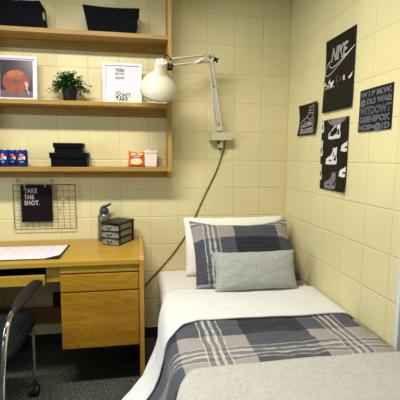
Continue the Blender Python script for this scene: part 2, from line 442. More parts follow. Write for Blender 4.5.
ribbon(b, [(cx-rx*.72+1.44*rx*k/10, cy+.046-.016*sin(pi*k/10)) for k in range(11)], .0025, P5, 3)
polyf(b, [(.163, .118), (.176, .122), (.186, .100), (.180, .072), (.172, .086), (.165, .095)], P5, 4)
ribbon(b, [(.172, .084), (.180, .064), (.190, .042)], .004, P5, 5)
ribbon(b, [(.03, .063), (.10, .060), (.208, .056)], .003, lambda u, v: fn(u, v, .0059), 2)
obj('print', b, ma, t, label='photo print of an orange basketball and a hand')
b = BM(); prism(b, [(f*.8, f*.8), (w_-f*.8, f*.8), (w_-f*.8, H-f*.8), (f*.8, H-f*.8)], lambda u, v, o: fn(u, v, o), 0.0, .003); obj('backing', b, M['cream'], t)

t, fn, w_, f = picture(-1.324, -1.076, .260, -.112, -.085, 'white framed typographic quote print beside the plant on the middle shelf')
b = BM(); H = .260
polyf(b, [(f*.6, f*.6), (w_-f*.6, f*.6), (w_-f*.6, H-f*.6), (f*.6, H-f*.6)], lambda u, v: fn(u, v, .004), 0)
P6 = lambda u, v: fn(u, v, .005)
polyf(b, [(f, f), (w_-f, f), (w_-f, .075), (f, .065)], lambda u, v: fn(u, v, .0045), 1)
put_text(b, 'YOU', P6, .080, .207, .027, 2, bold=.0012, sx=1.0)
put_text(b, 'MISS 100%', P6, .080, .188, .017, 3, bold=.0004, sx=.75)
put_text(b, 'OF THE', P6, .080, .173, .014, 5, bold=.0002)
put_text(b, 'SHOTS', P6, .080, .158, .018, 3, bold=.0007)
put_text(b, 'YOU', P6, .080, .068, .016, 3, bold=.0004)
put_text(b, "DON'T", P6, .080, .042, .034, 3, bold=.0012, sx=.9)
put_text(b, 'TAKE.', P6, .080, .014, .037, 2, bold=.0014, sx=.88)
obj('print', b, [M['ppaper'], M['cream'], plain('print black ink', (22, 20, 24), .6), plain('print grey ink', (58, 54, 62), .6), plain('print beige ink', (206, 196, 150), .6), M['paleink']], t, label='pale print with dark lettering')
b = BM(); prism(b, [(f*.8, f*.8), (w_-f*.8, f*.8), (w_-f*.8, H-f*.8), (f*.8, H-f*.8)], lambda u, v, o: fn(u, v, o), 0.0, .003); obj('backing', b, M['cream'], t)

# potted plant
px_, py_ = -1.531, -.115
t = thing('potted_plant', 'small bushy green plant in a charcoal pot between the two framed prints', 'plant', (px_, py_, ZS2))
b = BM(); lathe(b, [(.036, 0), (.038, .004), (.046, .074), (.046, .082), (.041, .082), (.040, .070), (.001, .069)], (px_, py_, ZS2), seg=32); obj('pot', b, M['pot'], t)
b = BM(); lathe(b, [(.0445, .06), (.0445, .072), (.001, .075)], (px_, py_, ZS2)); obj('soil', b, plain('soil', (40, 32, 26), .95), t)
b = BM(); bl = BM(); rnd = random.Random(4)
for k in range(110):
    a = rnd.uniform(0, 2*pi); el = rnd.uniform(.12, 1.5); L = rnd.uniform(.07, .115)*(.98+.06*sin(el))
    p0 = Vector((px_+.022*cos(a)*rnd.random(), py_+.022*sin(a)*rnd.random(), ZS2+.072)); d = Vector((cos(a)*cos(el), sin(a)*cos(el)*.75, sin(el)))
    pts = [p0 + d*L*q + Vector((0, 0, .02*sin(pi*q)-.022*q*q*cos(el))) for q in (0, .25, .5, .75, 1)]
    for p in pts: p.y = min(p.y, -.02)
    tube(b, pts, .0010, 4, cap=False)
    for q in range(20):
        s = .3+.7*q/15; i = min(3, int(s*4)); fr = s*4-i; c = pts[i].lerp(pts[i+1], fr)
        dd = Vector((rnd.uniform(-1, 1), rnd.uniform(-1, 1), rnd.uniform(-.2, 1))).normalized(); ll = rnd.uniform(.011, .018)
        n_, b_ = frame_for(dd); wv = n_*ll*.42
        e = c+dd*ll
        if e.y > -.012: continue
        vs_ = [bl.verts.new(x) for x in (c, c+dd*ll*.5+wv, e, c+dd*ll*.5-wv+b_*.001)]
        bl.faces.new(vs_)
obj('stems', b, M['leaf'], t); obj('foliage', bl, M['leaf'], t, recalc=False)

# drink cans
R, HC = .0298, .106
def can_proto(cx_, cy_, rot, label):
    t = thing('soda_can', label, 'can', (cx_, cy_, ZS3), 'soda cans on the lower shelf')
    b = BM(); lathe(b, [(.024, 0), (.026, .001), (R, .009), (R, .093), (.027, .102), (.0265, HC-.001), (.0255, HC), (.024, .1005), (.001, .1005)], (cx_, cy_, ZS3), seg=36)
    obj('body', b, [M['cand']], t)
    def cyl(u, v, o=.0006): a = rot + u/R; return Vector((cx_+(R+o)*sin(a), cy_-(R+o)*cos(a), ZS3+v))
    b = BM(); r0 = .0255; cz = .053; NU = 14
    def half(lo, hi, mi, o):
        for k in range(NU):
            ua, ub = -r0+2*r0*k/NU, -r0+2*r0*(k+1)/NU
            q = []
            for uu in (ua, ub):
                e = sqrt(max(0, r0*r0-uu*uu)); q.append((max(-e, lo(uu)), min(e, hi(uu))) if max(-e, lo(uu)) < min(e, hi(uu)) else None)
            if None in q: continue
            try: b.faces.new([b.verts.new(cyl(x, cz+y, o)) for x, y in ((ua, q[0][0]), (ub, q[1][0]), (ub, q[1][1]), (ua, q[0][1]))]).material_index = mi
            except ValueError: pass
    half(lambda u: -1, lambda u: 1, 0, .0004)
    half(lambda u: .008+.004*sin(u*90), lambda u: .0215, 1, .0008)
    half(lambda u: -.0215, lambda u: -.009+.003*sin(u*90+1), 2, .0008)
    put_text(b, 'PEPSI', lambda u, v: cyl(u, v, .0012), -.0185, cz-.0042, .0125, 2, bold=.0004, sx=1.0)
    obj('emblem', b, [M['canwhite'], M['canred'], M['cannavy']], t, recalc=False, label='round red, white and navy emblem')
    b = BM(); lathe(b, [(.0262, HC-.001), (.0268, HC+.0008), (.0255, HC+.0012), (.024, .1015), (.001, .1015)], (cx_, cy_, ZS3), seg=30)
    bx(b, cx_-.006, cx_+.006, cy_-.008, cy_+.010, ZS3+.102, ZS3+.1035, .0005); obj('lid', b, M['alu'], t)
    return t
can_proto(-1.831, -.118, .02, 'blue soda can at the right end of the can row, set a little apart')
can_proto(-1.906, -.070, .12, 'blue soda can standing just behind the others, half hidden, second from the right')
can_proto(-1.930, -.135, -.25, 'blue soda can in front of the half hidden can, third from the right')
can_proto(-1.986, -.128, .10, 'blue soda can cut by the left edge of the photo, leftmost of the row')

# black boxes
def gift_box(x0, x1, y0, y1, z0, hb, hl, ov, label):
    t = thing('lidded_box', label, 'box', ((x0+x1)/2, (y0+y1)/2, z0), 'stacked black lidded boxes on the lower shelf')
    b = BM(); bx(b, x0+ov, x1-ov, y0+ov, y1-ov, z0, z0+hb+.004, .0015); obj('body', b, M['boxblk'], t)
    b = BM(); bx(b, x0, x1, y0, y1, z0+hb, z0+hb+hl, .0015); obj('lid', b, M['boxblk'], t)
gift_box(-1.664, -1.425, -.150, -.03, ZS3, .056, .035, .008, 'larger black lidded box on the lower shelf, bottom of the stack')
gift_box(-1.640, -1.455, -.145, -.04, ZS3+.0915, .030, .031, .006, 'smaller black lidded box resting on top of the larger black box')

# snack bag
t = thing('snack_bag', 'small orange snack bag with a yellow and red front on the lower shelf', 'snack bag', (-1.116, -.135, ZS3))
b = BM(); NX, NY = 16, 16; Wb, Hb = .114, .106; grid = []
def bagp(u, v, side):    # u,v 0..1
    pinch = .010*(1-abs(2*u-1)**2)*(1 if v > .5 else .4)*abs(2*v-1)**3
    xx = (u-.5)*Wb*(1-.07*sin(pi*v)) ; zz = v*Hb - (pinch if v > .5 else -pinch*.4) + .004*v*(u > .85)
    th = .019*(max(0, 1-abs(2*u-1)**2.6)*max(0, 1-abs(2*v-1)**2.6))**.6 + .0004
    base = Vector((-1.116, -.112, ZS3+.001)); lean = .012*v
    return base + Vector((xx*cos(.12)+zz*.05, xx*sin(.12)*-1 + lean*1 - side*th + (.0), zz))
def bagface(side, bm, mi, off=0, u0=0, u1=1, v0=0, v1=1):
    g = [[bm.verts.new(bagp(u0+(u1-u0)*i/NX, v0+(v1-v0)*j/NY, side)+Vector((0, -off, 0))) for i in range(NX+1)] for j in range(NY+1)]
    for j in range(NY):
        for i in range(NX): f_ = bm.faces.new((g[j][i], g[j][i+1], g[j+1][i+1], g[j+1][i])); f_.smooth = True; f_.material_index = mi
bagface(1, b, 0); bagface(-1, b, 0); bmesh.ops.remove_doubles(b, verts=b.verts, dist=.0009)
obj('pouch', b, M['orange'], t)
b = BM(); FB = lambda o: (lambda u, v: bagp(u, v, 1)+Vector((0, -o, 0)))
def gridpoly(bm, fnu, mi, o, n=10):   # fnu(a,b) a,b 0..1 -> u,v
    g = [[bm.verts.new(FB(o)(*fnu(i/n, j/n))) for i in range(n+1)] for j in range(n+1)]
    for j in range(n):
        for i in range(n): bm.faces.new((g[j][i], g[j][i+1], g[j+1][i+1], g[j+1][i])).material_index = mi
gridpoly(b, lambda a, c: (.15+.66*a, .52+.36*c), 0, .0006)
gridpoly(b, lambda a, c: (.11+.76*a, .16+.50*c+.0), 4, .0008)
gridpoly(b, lambda a, c: (.13+.72*a, .50+.19*c+.09*sin(pi*a)), 1, .0012)
put_text(b, 'NOODLE'[:0] or ' ', FB(.0016), 0, 0, .01, 2)
def disc(cu_, cv_, ru, rv, mi, o):
    cc = b.verts.new(FB(o)(cu_, cv_)); rg = [b.verts.new(FB(o)(cu_+ru*cos(a), cv_+rv*sin(a))) for a in [2*pi*k/24 for k in range(24)]]
    for k in range(24): b.faces.new((cc, rg[k], rg[(k+1) % 24])).material_index = mi
disc(.49, .33, .36, .20, 5, .0016); disc(.49, .34, .31, .155, 2, .0022)
for k in range(9): disc(.27+.055*k, .34+.05*sin(k*2.1), .05, .035, 6 if k % 2 else 2, .0026)
ribbon(b, [(.26+.06*k, .60+.05*sin(pi*k/8)+.02*(k % 2)) for k in range(9)], .035, FB(.0020), 5)
disc(.49, .80, .10, .07, 1, .0016)
ribbon(b, [(.46, .16), (.47, .04)], .07, FB(.0012), 3)
obj('front_print', b, [M['yellow'], M['maroon'], M['noodle'], M['green'], M['orange'], M['canwhite'], plain('noodle shade', (222, 184, 80), .5)], t, recalc=False, label='yellow and maroon printed front with a white bowl')

# white canister
xc, yc = -1.026, -.074
t = thing('white_canister', 'white lidded canister standing behind the orange snack bag', 'canister', (xc, yc, ZS3))
b = BM(); Mrot = Matrix.Translation((xc, yc, ZS3)) @ Matrix.Rotation(radians(12), 4, 'Z')
def rsq(z, hw, hd): return [(-hw, -hd, z), (hw, -hd, z), (hw, hd, z), (-hw, hd, z)]
def loft(bm, rings, M_=None, mi=0, bev=0):
    t_ = bmesh.new(); V = [[t_.verts.new(p) for p in r] for r in rings]
    for A, Bq in zip(V, V[1:]):
        n = len(A)
        for k in range(n): t_.faces.new((A[k], A[(k+1) % n], Bq[(k+1) % n], Bq[k]))
    t_.faces.new(V[0][::-1]); t_.faces.new(V[-1])
    if bev: bmesh.ops.bevel(t_, geom=list(t_.edges), offset=bev, segments=2, affect='EDGES')
    merge(bm, t_, mi, M_)
loft(b, [rsq(0, .040, .040), rsq(.092, .044, .044)], Mrot, bev=.004); obj('body', b, plain('canister white', (232, 222, 216), .4, var=.01), t)
b = BM(); loft(b, [rsq(.092, .0455, .0455), rsq(.112, .046, .046)], Mrot, bev=.003); lathe(b, [(.013, .109), (.013, .113), (.006, .119), (.001, .120)], Mrot @ Vector((-.004, 0, 0)), seg=18)
obj('lid', b, plain('canister lid', (226, 214, 206), .4, var=.01), t)
b = BM(); tube(b, catmull([Mrot @ Vector(p) for p in [(-.018, .0, .112), (0, .01, .118), (.025, .015, .115), (.046, .01, .108), (.048, .005, .094)]], 5), .0013, 6); obj('clasp', b, M['wire'], t)

# wire grid panel with print
g0, g1, gz0, gz1, gy = -1.928, -1.530, .843, 1.145, -.024
t = thing('wire_grid_panel', 'grey wire grid memo panel hung on the wall under the shelf', 'memo board', ((g0+g1)/2, gy, gz0))
b = BM(); c_ = .008
loop = []
for cx_, cz_, a0 in ((g1-c_, gz1-c_, 0), (g0+c_, gz1-c_, pi/2), (g0+c_, gz0+c_, pi), (g1-c_, gz0+c_, 1.5*pi)):
    for k in range(5): a = a0+k*pi/8; loop.append((cx_+c_*cos(a), gy, cz_+c_*sin(a)))
tube(b, loop, .0028, 8, closed=True); obj('outer_frame', b, M['wire'], t)
b = BM()
for k in range(1, 10): xx = g0+(g1-g0)*k/10; tube(b, [(xx, gy, gz0), (xx, gy, gz1)], .0013, 6)
for k in range(1, 7): zz = gz0+(gz1-gz0)*k/7; tube(b, [(g0, gy+.0024, zz), (g1, gy+.0024, zz)], .0013, 6)
obj('grid_wires', b, M['wire'], t)
for xx in (-1.905, -1.688):
    b = BM(); lathe(b, [(.009, 0), (.009, .004), (.003, .006), (.003, .020)], (xx, 0, 1.172), (0, -1, 0), 14); tube(b, [(xx, -.018, 1.172), (xx, -.026, 1.162), (xx, -.030, 1.146), (xx, -.030, 1.134), (xx, -.034, 1.130)], .0022, 6)
    obj('hook', b, plain('clear hook', (205, 200, 178), .2), t)
pr0, pr1, pz0, pz1, py = -1.880, -1.680, .893, 1.143, -.033
b = BM(); bx(b, pr0, pr1, py, py+.0016, pz0, pz1, mi=0)
pf = lambda u, v: Vector((pr0+u, py-.0008, pz0+v))
for k, s in enumerate(('TAKE', 'THE', 'SHOT.')): put_text(b, s, pf, .022, .198-.041*k, .042, 1, bold=.0012, spacing=1.12, sx=.76)
obj('hanging_print', b, [M['printblk'], plain('silver lettering', (176, 166, 164), .5)], None, 'black print reading TAKE THE SHOT clipped to the wire grid panel', 'print', loc=((pr0+pr1)/2, py, pz0), recalc=False)
def peg(x, z, y, label, rot=0):
    t = thing('clothespin', label, 'clothespin', (x, y, z), 'small wooden clothespins on the wire grid panel')
    R_ = Matrix.Translation((x, y, z)) @ Matrix.Rotation(rot, 4, 'Y')
    for s in (-1, 1):
        b = BM(); bx(b, -.0035, .0035, -.0045 if s < 0 else .0005, -.0005 if s < 0 else .0045, -.016, .016, .0008, M=R_); obj('jaw', b, M['pegwood'], t)
    b = BM(); tube(b, [R_ @ Vector((-.0045, 0, 0)), R_ @ Vector((.0045, 0, 0))], .0028, 8); obj('spring', b, M['screw'], t)
peg(-1.852, 1.145, py-.002, 'wooden clothespin at the top left corner of the black print')
peg(-1.722, 1.145, py-.002, 'wooden clothespin at the top right corner of the black print')
peg(-1.612, 1.050, gy-.001, 'upper spare wooden clothespin on the bare right part of the grid', .1)
peg(-1.632, .984, gy-.001, 'lower spare wooden clothespin on the bare right part of the grid', -.15)

# ------------------------------------------------------------------ desk
ZT = .762; DX1 = -1.080; DX0 = -2.30; YF = -.572
desk = thing('desk', 'honey oak desk with a drawer pedestal standing left of the bed', 'desk', (-1.69, -.29, 0))
b = BM(); prism(b, [(0, 0), (-.58, 0), (-.58, .755), (-.565, .777), (-.03, .777), (0, .777)], lambda a, z, t_: Vector((t_, a-.004, z)), DX1-.026, DX1)
obj('side_panel', b, M['oak_v'], desk)
b = BM(); prism(b, [(0, 0), (-.58, 0), (-.58, .755), (-.565, .777), (-.03, .777), (0, .777)], lambda a, z, t_: Vector((t_, a-.004, z)), DX0, DX0+.026)
obj('side_panel', b, M['oak_v'], desk)
b = BM(); bx(b, DX0+.026, DX1-.026, YF-.012, -.004, ZT-.030, ZT, .004); obj('desktop', b, M['oak'], desk)
PX0, PX1 = -1.538, DX1-.026
b = BM(); bx(b, PX0+.004, PX1, YF+.025, -.02, .255, ZT-.030); obj('pedestal_body', b, M['oak_v'], desk)
b = BM(); bx(b, PX0, PX1-.002, YF, YF+.024, .692, .7315, .001); obj('top_rail', b, M['oak'], desk)
b = BM(); bx(b, PX0, PX1-.004, YF-.004, YF+.0245, .585, .682, .003); d1 = obj('drawer', b, M['oak_front'], desk)
b = BM(); bx(b, PX0, PX1-.004, YF-.004, YF+.0245, .250, .577, .003); d2 = obj('drawer', b, M['oak_front'], desk)
b = BM(); bx(b, -1.615, PX0, YF+.018, YF+.042, .640, .7315, .001); obj('knee_rail', b, M['oak'], desk)
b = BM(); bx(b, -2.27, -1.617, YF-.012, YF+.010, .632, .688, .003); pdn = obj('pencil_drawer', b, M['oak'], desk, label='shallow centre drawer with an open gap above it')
b = BM(); bx(b, -2.25, -1.63, YF+.010, -.15, .634, .642); bx(b, -1.638, -1.63, YF+.010, -.15, .642, .68); bx(b, -2.25, -1.63, -.158, -.15, .642, .68); obj('tray', b, M['black'], pdn, label='drawer tray coloured black for the shadow in the gap')  # black colour stands in for the shadow inside the drawer gap
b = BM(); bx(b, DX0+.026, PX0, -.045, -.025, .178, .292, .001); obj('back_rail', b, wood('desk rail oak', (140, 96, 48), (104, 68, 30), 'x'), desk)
# pedestal lower back foot
b = BM(); bx(b, PX0+.01, PX1, -.06, -.03, .0, .255, .001); obj('back_panel', b, M['oak_v'], desk)

# wall outlet
t = thing('wall_outlet', 'dark wall outlet with a black plug seen under the desk', 'outlet', (-1.675, -.003, .325))
b = BM(); bx(b, -1.708, -1.640, -.006, 0, .262, .388, .002); obj('cover_plate', b, plain('brown plate', (52, 44, 36), .4), t)
b = BM(); bx(b, -1.690, -1.650, -.042, -.006, .330, .372, .008); bx(b, -1.688, -1.652, -.030, -.006, .275, .312, .008); obj('plug', b, M['blackrub'], t)

# desk pad calendar
def quadprism(bm, P, z0, z1, mi=0): prism(bm, P, lambda a, c, t_: Vector((a, c, t_)), z0, z1, mi)
t = thing('desk_pad', 'black edged desk pad holding a white monthly calendar sheet', 'desk pad', (-1.80, -.36, ZT))
b = BM(); quadprism(b, [(-2.05, -.190), (-1.545, -.190), (-1.548, -.525), (-2.05, -.525)], ZT+.0003, ZT+.004); obj('backing', b, M['black'], t)
b = BM(); quadprism(b, [(-2.03, -.205), (-1.556, -.205), (-1.560, -.455), (-1.610, -.517), (-2.03, -.517)], ZT+.004, ZT+.0056, 0)
fz = lambda u, v: Vector((u, v, ZT+.0059))
for k in range(1, 7): ribbon(b, [(-2.03+.0675*k, -.24), (-2.03+.0675*k, -.51)], .0012, fz, 1)
for k in range(0, 6): ribbon(b, [(-2.03, -.235-.050*k), (-1.565 if k < 4 else -1.60, -.235-.050*k)], .0012, fz, 1)
put_text(b, 'SEPTEMBER'[:0] or ' ', fz, -1.9, -.228, .018, 1)
obj('calendar_sheet', b, [M['paper'], M['greyink']], t, recalc=False, label='white sheet ruled in grey squares')
b = BM(); prism(b, [(-1.545, -.440), (-1.549, -.525), (-1.628, -.525)], lambda a, c, t_: Vector((a, c, t_)), ZT+.0040, ZT+.0068); obj('corner_pocket', b, M['black'], t)

# mini drawer unit
ang = radians(-14)
O_ = Vector((-1.283, -.150, ZT)); W_, D_, H_ = .128, .150, .150
# front-left corner at px(103,243), front-right (120,244), back right (136,238)
Md = Matrix.Translation((-1.345, -.188, ZT)) @ Matrix.Rotation(radians(-28), 4, 'Z')
UW, UD, UH = .132, .190, .150
t = thing('mini_drawer_unit', 'black desktop drawer unit with three clear drawers beside the water bottle', 'drawer organizer', Md @ Vector((UW/2, UD/2, 0)))
b = BM()
for x0 in (0, UW-.006):
    for y0 in (0, UD/2-.006, UD-.014):
        if y0 == UD/2-.006: continue
        bx(b, x0, x0+.006, y0, y0+.016, 0, UH-.006, .001, M=Md)
    for k in range(4): bx(b, x0+.0005, x0+.0055, .0, UD, .0+k*.0455, .009+k*.0455, .001, M=Md)
bx(b, .006, UW-.006, UD-.004, UD, 0, UH-.006, M=Md)
for k in range(3): bx(b, .006, UW-.006, .004, UD-.004, .002+k*.0455, .0045+k*.0455, M=Md)
obj('frame', b, M['black'], t)
b = BM(); bx(b, -.006, UW+.006, -.010, UD+.004, UH-.008, UH, .003, M=Md); obj('top_panel', b, M['black'], t)
tm = NT('frosted plastic'); tm.set(lin((150, 147, 130)), .35, trans=.25, spec=.4); frost = tm.m
for k in range(3):
    z0 = .006+k*.0455
    b = BM(); bx(b, .008, UW-.008, .0, .004, z0, z0+.037, .001, M=Md); bx(b, .008, .0105, .004, UD-.008, z0, z0+.033, M=Md); bx(b, UW-.0105, UW-.008, .004, UD-.008, z0, z0+.033, M=Md); bx(b, .0105, UW-.0105, .004, UD-.008, z0, z0+.002, M=Md); bx(b, .008, UW-.008, UD-.010, UD-.008, z0, z0+.033, M=Md)
    pts = [(.004+(UW-.008)*q/8, -.004-.012*sin(pi*q/8)) for q in range(9)]
    t_ = bmesh.new(); prism(t_, [(p[0], p[1]) for p in pts]+[(UW-.004, .0), (.004, .0)], lambda a, c, h: Vector((a, c, h)), z0, z0+.036); merge(b, t_, 0, Md)
    dr = obj('drawer', b, frost, t)
    b = BM(); zc = z0+.018; tube(b, catmull([Md @ Vector(p) for p in [(UW/2-.015, -.014, zc+.008), (UW/2-.013, -.022, zc+.001), (UW/2, -.026, zc-.004), (UW/2+.013, -.022, zc+.001), (UW/2+.015, -.014, zc+.008)]], 4), .0028, 7)
    obj('handle', b, M['black'], dr)
    b = BM(); bx(b, .002, UW-.002, -.016, -.002, z0+.036, z0+.041, .001, M=Md); obj('lip', b, M['black'], dr)

# water bottle
bxx, byy = -1.338, -.060
t = thing('water_bottle', 'smoky grey water bottle with a dark flip lid behind the drawer unit', 'bottle', (bxx, byy, ZT))
tm = NT('smoky tritan'); tm.set(lin((128, 126, 112)), .15, trans=.55, spec=.5)
b = BM(); lathe(b, [(.036, 0), (.0445, .003), (.0445, .05), (.043, .06), (.043, .12), (.0445, .13), (.0445, .168), (.034, .184), (.027, .190), (.027, .196), (.001, .196)], (bxx, byy, ZT), seg=32); obj('body', b, tm.m, t)
navy = plain('navy lid', (46, 54, 66), .45)
b = BM(); lathe(b, [(.029, .184), (.031, .186), (.031, .212), (.027, .221), (.014, .226), (.001, .227)], (bxx, byy, ZT), seg=28); obj('lid', b, navy, t)
b = BM(); tube(b, catmull([(bxx-.018, byy, ZT+.220), (bxx-.004, byy, ZT+.232), (bxx+.022, byy-.002, ZT+.240), (bxx+.046, byy-.002, ZT+.252)], 5), [.011]*6+[.0100]*5+[.0085]*5, 10)
obj('flip_spout', b, navy, t)

# ------------------------------------------------------------------ desk chair
t = thing('desk_chair', 'black desk chair with chrome tube legs pushed up to the desk', 'chair', (-1.93, -.80, 0))
sm = lambda u: abs(u)**8
b = BM(); NX, NY = 20, 18; sx0, sx1, sy0, sy1, szt = -2.21, -1.664, -1.02, -.560, .488
gt, gb = [], []
for j in range(NY+1):
    ra, rb = [], []
    for i in range(NX+1):
        u, v = -1+2*i/NX, -1+2*j/NY
        k = (abs(u)**7+abs(v)**7); e = max(0, 1-k*.5)
        cu_ = u*(1-.035*v**6*abs(u)); cv_ = v*(1-.05*u**6*abs(v))
        x = (sx0+sx1)/2+cu_*(sx1-sx0)/2; y = (sy0+sy1)/2+cv_*(sy1-sy0)/2
        edge = max(abs(u), abs(v)); dz = .018*max(0, (edge-.8)/.2)**2
        ra.append(b.verts.new((x, y, szt-dz-.006*max(0, v-.5)**2*2))); rb.append(b.verts.new((x*1, y, szt-.066+dz*.6)))
    gt.append(ra); gb.append(rb)
for j in range(NY):
    for i in range(NX):
        b.faces.new((gt[j][i], gt[j][i+1], gt[j+1][i+1], gt[j+1][i])); b.faces.new((gb[j][i], gb[j+1][i], gb[j+1][i+1], gb[j][i+1]))
for i in range(NX): b.faces.new((gt[0][i], gb[0][i], gb[0][i+1], gt[0][i+1])); b.faces.new((gt[NY][i], gt[NY][i+1], gb[NY][i+1], gb[NY][i]))
for j in range(NY): b.faces.new((gt[j][0], gt[j+1][0], gb[j+1][0], gb[j][0])); b.faces.new((gt[j][NX], gb[j][NX], gb[j+1][NX], gt[j+1][NX]))
obj('seat', b, M['seatfab'], t, smooth=True)
b = BM(); bx(b, -2.16, -1.712, -1.0, -.60, .392, .412, .008); obj('seat_pan', b, M['black'], t)
for s, xr in ((1, -1.690), (-1, -2.182)):
    i_ = -s
    b = BM(); tube(b, catmull([(xr+i_*.03, -.66, .395), (xr+i_*.012, -.61, .392), (xr, -.585, .37), (xr, -.578, .30), (xr-s*.004, -.572, .07)], 6), .0105, 12); obj('leg', b, M['chrome'], t)
    b = BM(); tube(b, catmull([(xr+s*.010, -1.10, .06), (xr, -1.065, .30), (xr, -1.03, .46), (xr, -.985, .56), (xr, -.925, .605), (xr+s*.005, -.86, .622)], 7), .0125, 12); obj('arm_post', b, M['chrome'], t)
    b = BM(); tube(b, [(xr+i_*.06, -.64, .392), (xr+i_*.06, -.98, .392), (xr, -1.045, .385)], .0095, 12); obj('side_rail', b, M['black'], t)
    for yc_ in (-.572, -1.10):
        cx_ = xr-s*.004
        b = BM(); lathe(b, [(.006, -.013), (.026, -.012), (.029, -.009), (.029, .009), (.026, .012), (.006, .013)], (cx_-.014, yc_-.014, .029), (1, 0, 0), 22); lathe(b, [(.006, -.013), (.026, -.012), (.029, -.009), (.029, .009), (.026, .012), (.006, .013)], (cx_+.014, yc_-.014, .029), (1, 0, 0), 22)
        tube(b, [(cx_-.02, yc_-.014, .029), (cx_+.02, yc_-.014, .029)], .006, 8); lathe(b, [(.012, .040), (.014, .046), (.014, .066), (.012, .07)], (cx_, yc_, 0), seg=14)
        obj('caster', b, M['blackrub'], t)
    # arm pad
    b = BM(); path = catmull([(xr+s*.002, -.93, .598), (xr+s*.006, -.885, .620), (xr+s*.014, -.82, .636), (xr+s*.022, -.70, .650), (xr+s*.034, -.610, .656), (xr+s*.034, -.585, .655)], 6)
    n_ = len(path); rr = [(.015 if k < 5 else .015+.017*min(1, (k-5)/8)) for k in range(n_)]; rr[-1] = .014; rr[-2] = .024; rr[-3] = .029
    rings = []
    for p, r_ in zip(path, rr):
        rings.append([b.verts.new((p.x+cos(a)*r_, p.y, p.z+sin(a)*min(r_, .017)*.9)) for a in [2*pi*k/14 for k in range(14)]])
    for A, Bq in zip(rings, rings[1:]):
        for k in range(14): b.faces.new((A[k], A[(k+1) % 14], Bq[(k+1) % 14], Bq[k]))
    b.faces.new(rings[0]); b.faces.new(rings[-1])
    obj('armrest', b, plain('armrest rubber', (28, 27, 29), .5, spec=.3), t, smooth=True)
b = BM()
for j in range(1): bx(b, -2.10, -1.785, -1.14, -1.10, .60, .92, .02, seg=3)
obj('backrest', b, M['seatfab'], t)
for xx in (-2.02, -1.86): b = BM(); tube(b, catmull([(xx, -.98, .402), (xx, -1.08, .42), (xx, -1.12, .52), (xx, -1.12, .66)], 6), .010, 10); obj('back_post', b, M['chrome'], t)

# ------------------------------------------------------------------ bed
bed = thing('bed', 'low wooden bed under the made mattress beside the right wall', 'bed', (-.49, -1.04, 0))
for xx in (-.93, -.04):
    b = BM(); bx(b, xx-.012, xx+.012, -2.06, -.03, .17, .27, .003); obj('side_rail', b, M['oak'], bed)
for yy in (-2.06, -.03):
    b = BM(); bx(b, -.942, -.028, yy-.012, yy+.012, .17, .27, .003); obj('end_rail', b, M['oak'], bed)
for xx in (-.915, -.055):
    for yy in (-2.03, -.06):
        b = BM(); bx(b, xx-.022, xx+.022, yy-.022, yy+.022, 0, .262, .004); obj('leg', b, M['oak_v'], bed)
b = BM(); bx(b, -.925, -.045, -2.045, -.045, .235, .268); obj('slat_deck', b, M['oak'], bed)

def rbox_grid(bm, x0, x1, y0, y1, z0, z1, r, n=6, mi=0):
    t_ = bmesh.new(); bmesh.ops.create_cube(t_, size=1)
    for v in t_.verts: v.co = Vector(((x0+x1)/2+v.co.x*(x1-x0), (y0+y1)/2+v.co.y*(y1-y0), (z0+z1)/2+v.co.z*(z1-z0)))
    bmesh.ops.bevel(t_, geom=list(t_.edges), offset=r, segments=n, profile=.5, affect='EDGES')
    for f_ in t_.faces: f_.smooth = True
    merge(bm, t_, mi)
mt = thing('mattress', 'twin mattress in a pale fitted sheet on the bed frame', 'mattress', (-.49, -1.04, .27))
b = BM(); rbox_grid(b, -.965, -.012, -2.06, -.012, .270, .500, .05); obj('core', b, M['sheet'], mt)
b = BM(); rbox_grid(b, -.972, -.006, -2.066, -.006, .300, .517, .045); obj('fitted_sheet', b, M['sheet'], mt, label='pale fitted sheet')

prof = catmull([(-.012, .492, 0), (-.045, .517, 0), (-.12, .524, 0), (-.30, .526, 0), (-.6, .527, 0), (-.84, .527, 0), (-.912, .524, 0), (-.957, .508, 0), (-.979, .47, 0), (-.992, .41, 0), (-1.015, .34, 0), (-1.056, .280, 0), (-1.112, .240, 0), (-1.19, .218, 0), (-1.25, .190, 0), (-1.29, .13, 0), (-1.30, .05, 0)], 10)
cum = [0]
for a_, c_ in zip(prof, prof[1:]): cum.append(cum[-1]+(c_-a_).length)
def prof_at(s):
    s = max(0, min(cum[-1]-1e-6, s)); lo = 0
    for i in range(len(cum)-1):
        if cum[i+1] >= s: lo = i; break
    f_ = (s-cum[lo])/(cum[lo+1]-cum[lo]); p = prof[lo].lerp(prof[lo+1], f_)
    a_, c_ = prof[max(0, lo-2)], prof[min(len(prof)-1, lo+3)]; d = (c_-a_).normalized()
    return p, Vector((d.y, -d.x, 0))     # tangent goes toward -x; outward normal
def s_of_x(x):
    for i in range(len(prof)-1):
        if prof[i].x >= x >= prof[i+1].x: return cum[i]+(cum[i+1]-cum[i])*(prof[i].x-x)/max(1e-9, (prof[i].x-prof[i+1].x))
    return cum[-1]
def surf(s, Y, off, amp=.004, fr=7.0, seed=0.0):
    p, n = prof_at(s)
    if n.y < 0 and s < .8: n = -n
    side = max(0, min(1, (s-.98)/.25))
    w = noise.noise(Vector((s*fr, Y*fr*1.6, seed)))*amp + side*.015*sin(Y*34+s*5)*(.5+.5*sin(Y*13))
    e = off + abs(w)*.9 + (w*.0)
    return Vector((p.x+n.x*e, Y, p.y+n.y*e))
def interp(tab, x):
    if x <= tab[0][0]: return tab[0][1]
    for (a_, b_), (c_, d_) in zip(tab, tab[1:]):
        if x <= c_: return b_+(d_-b_)*(x-a_)/(c_-a_)
    return tab[-1][1]
S = s_of_x
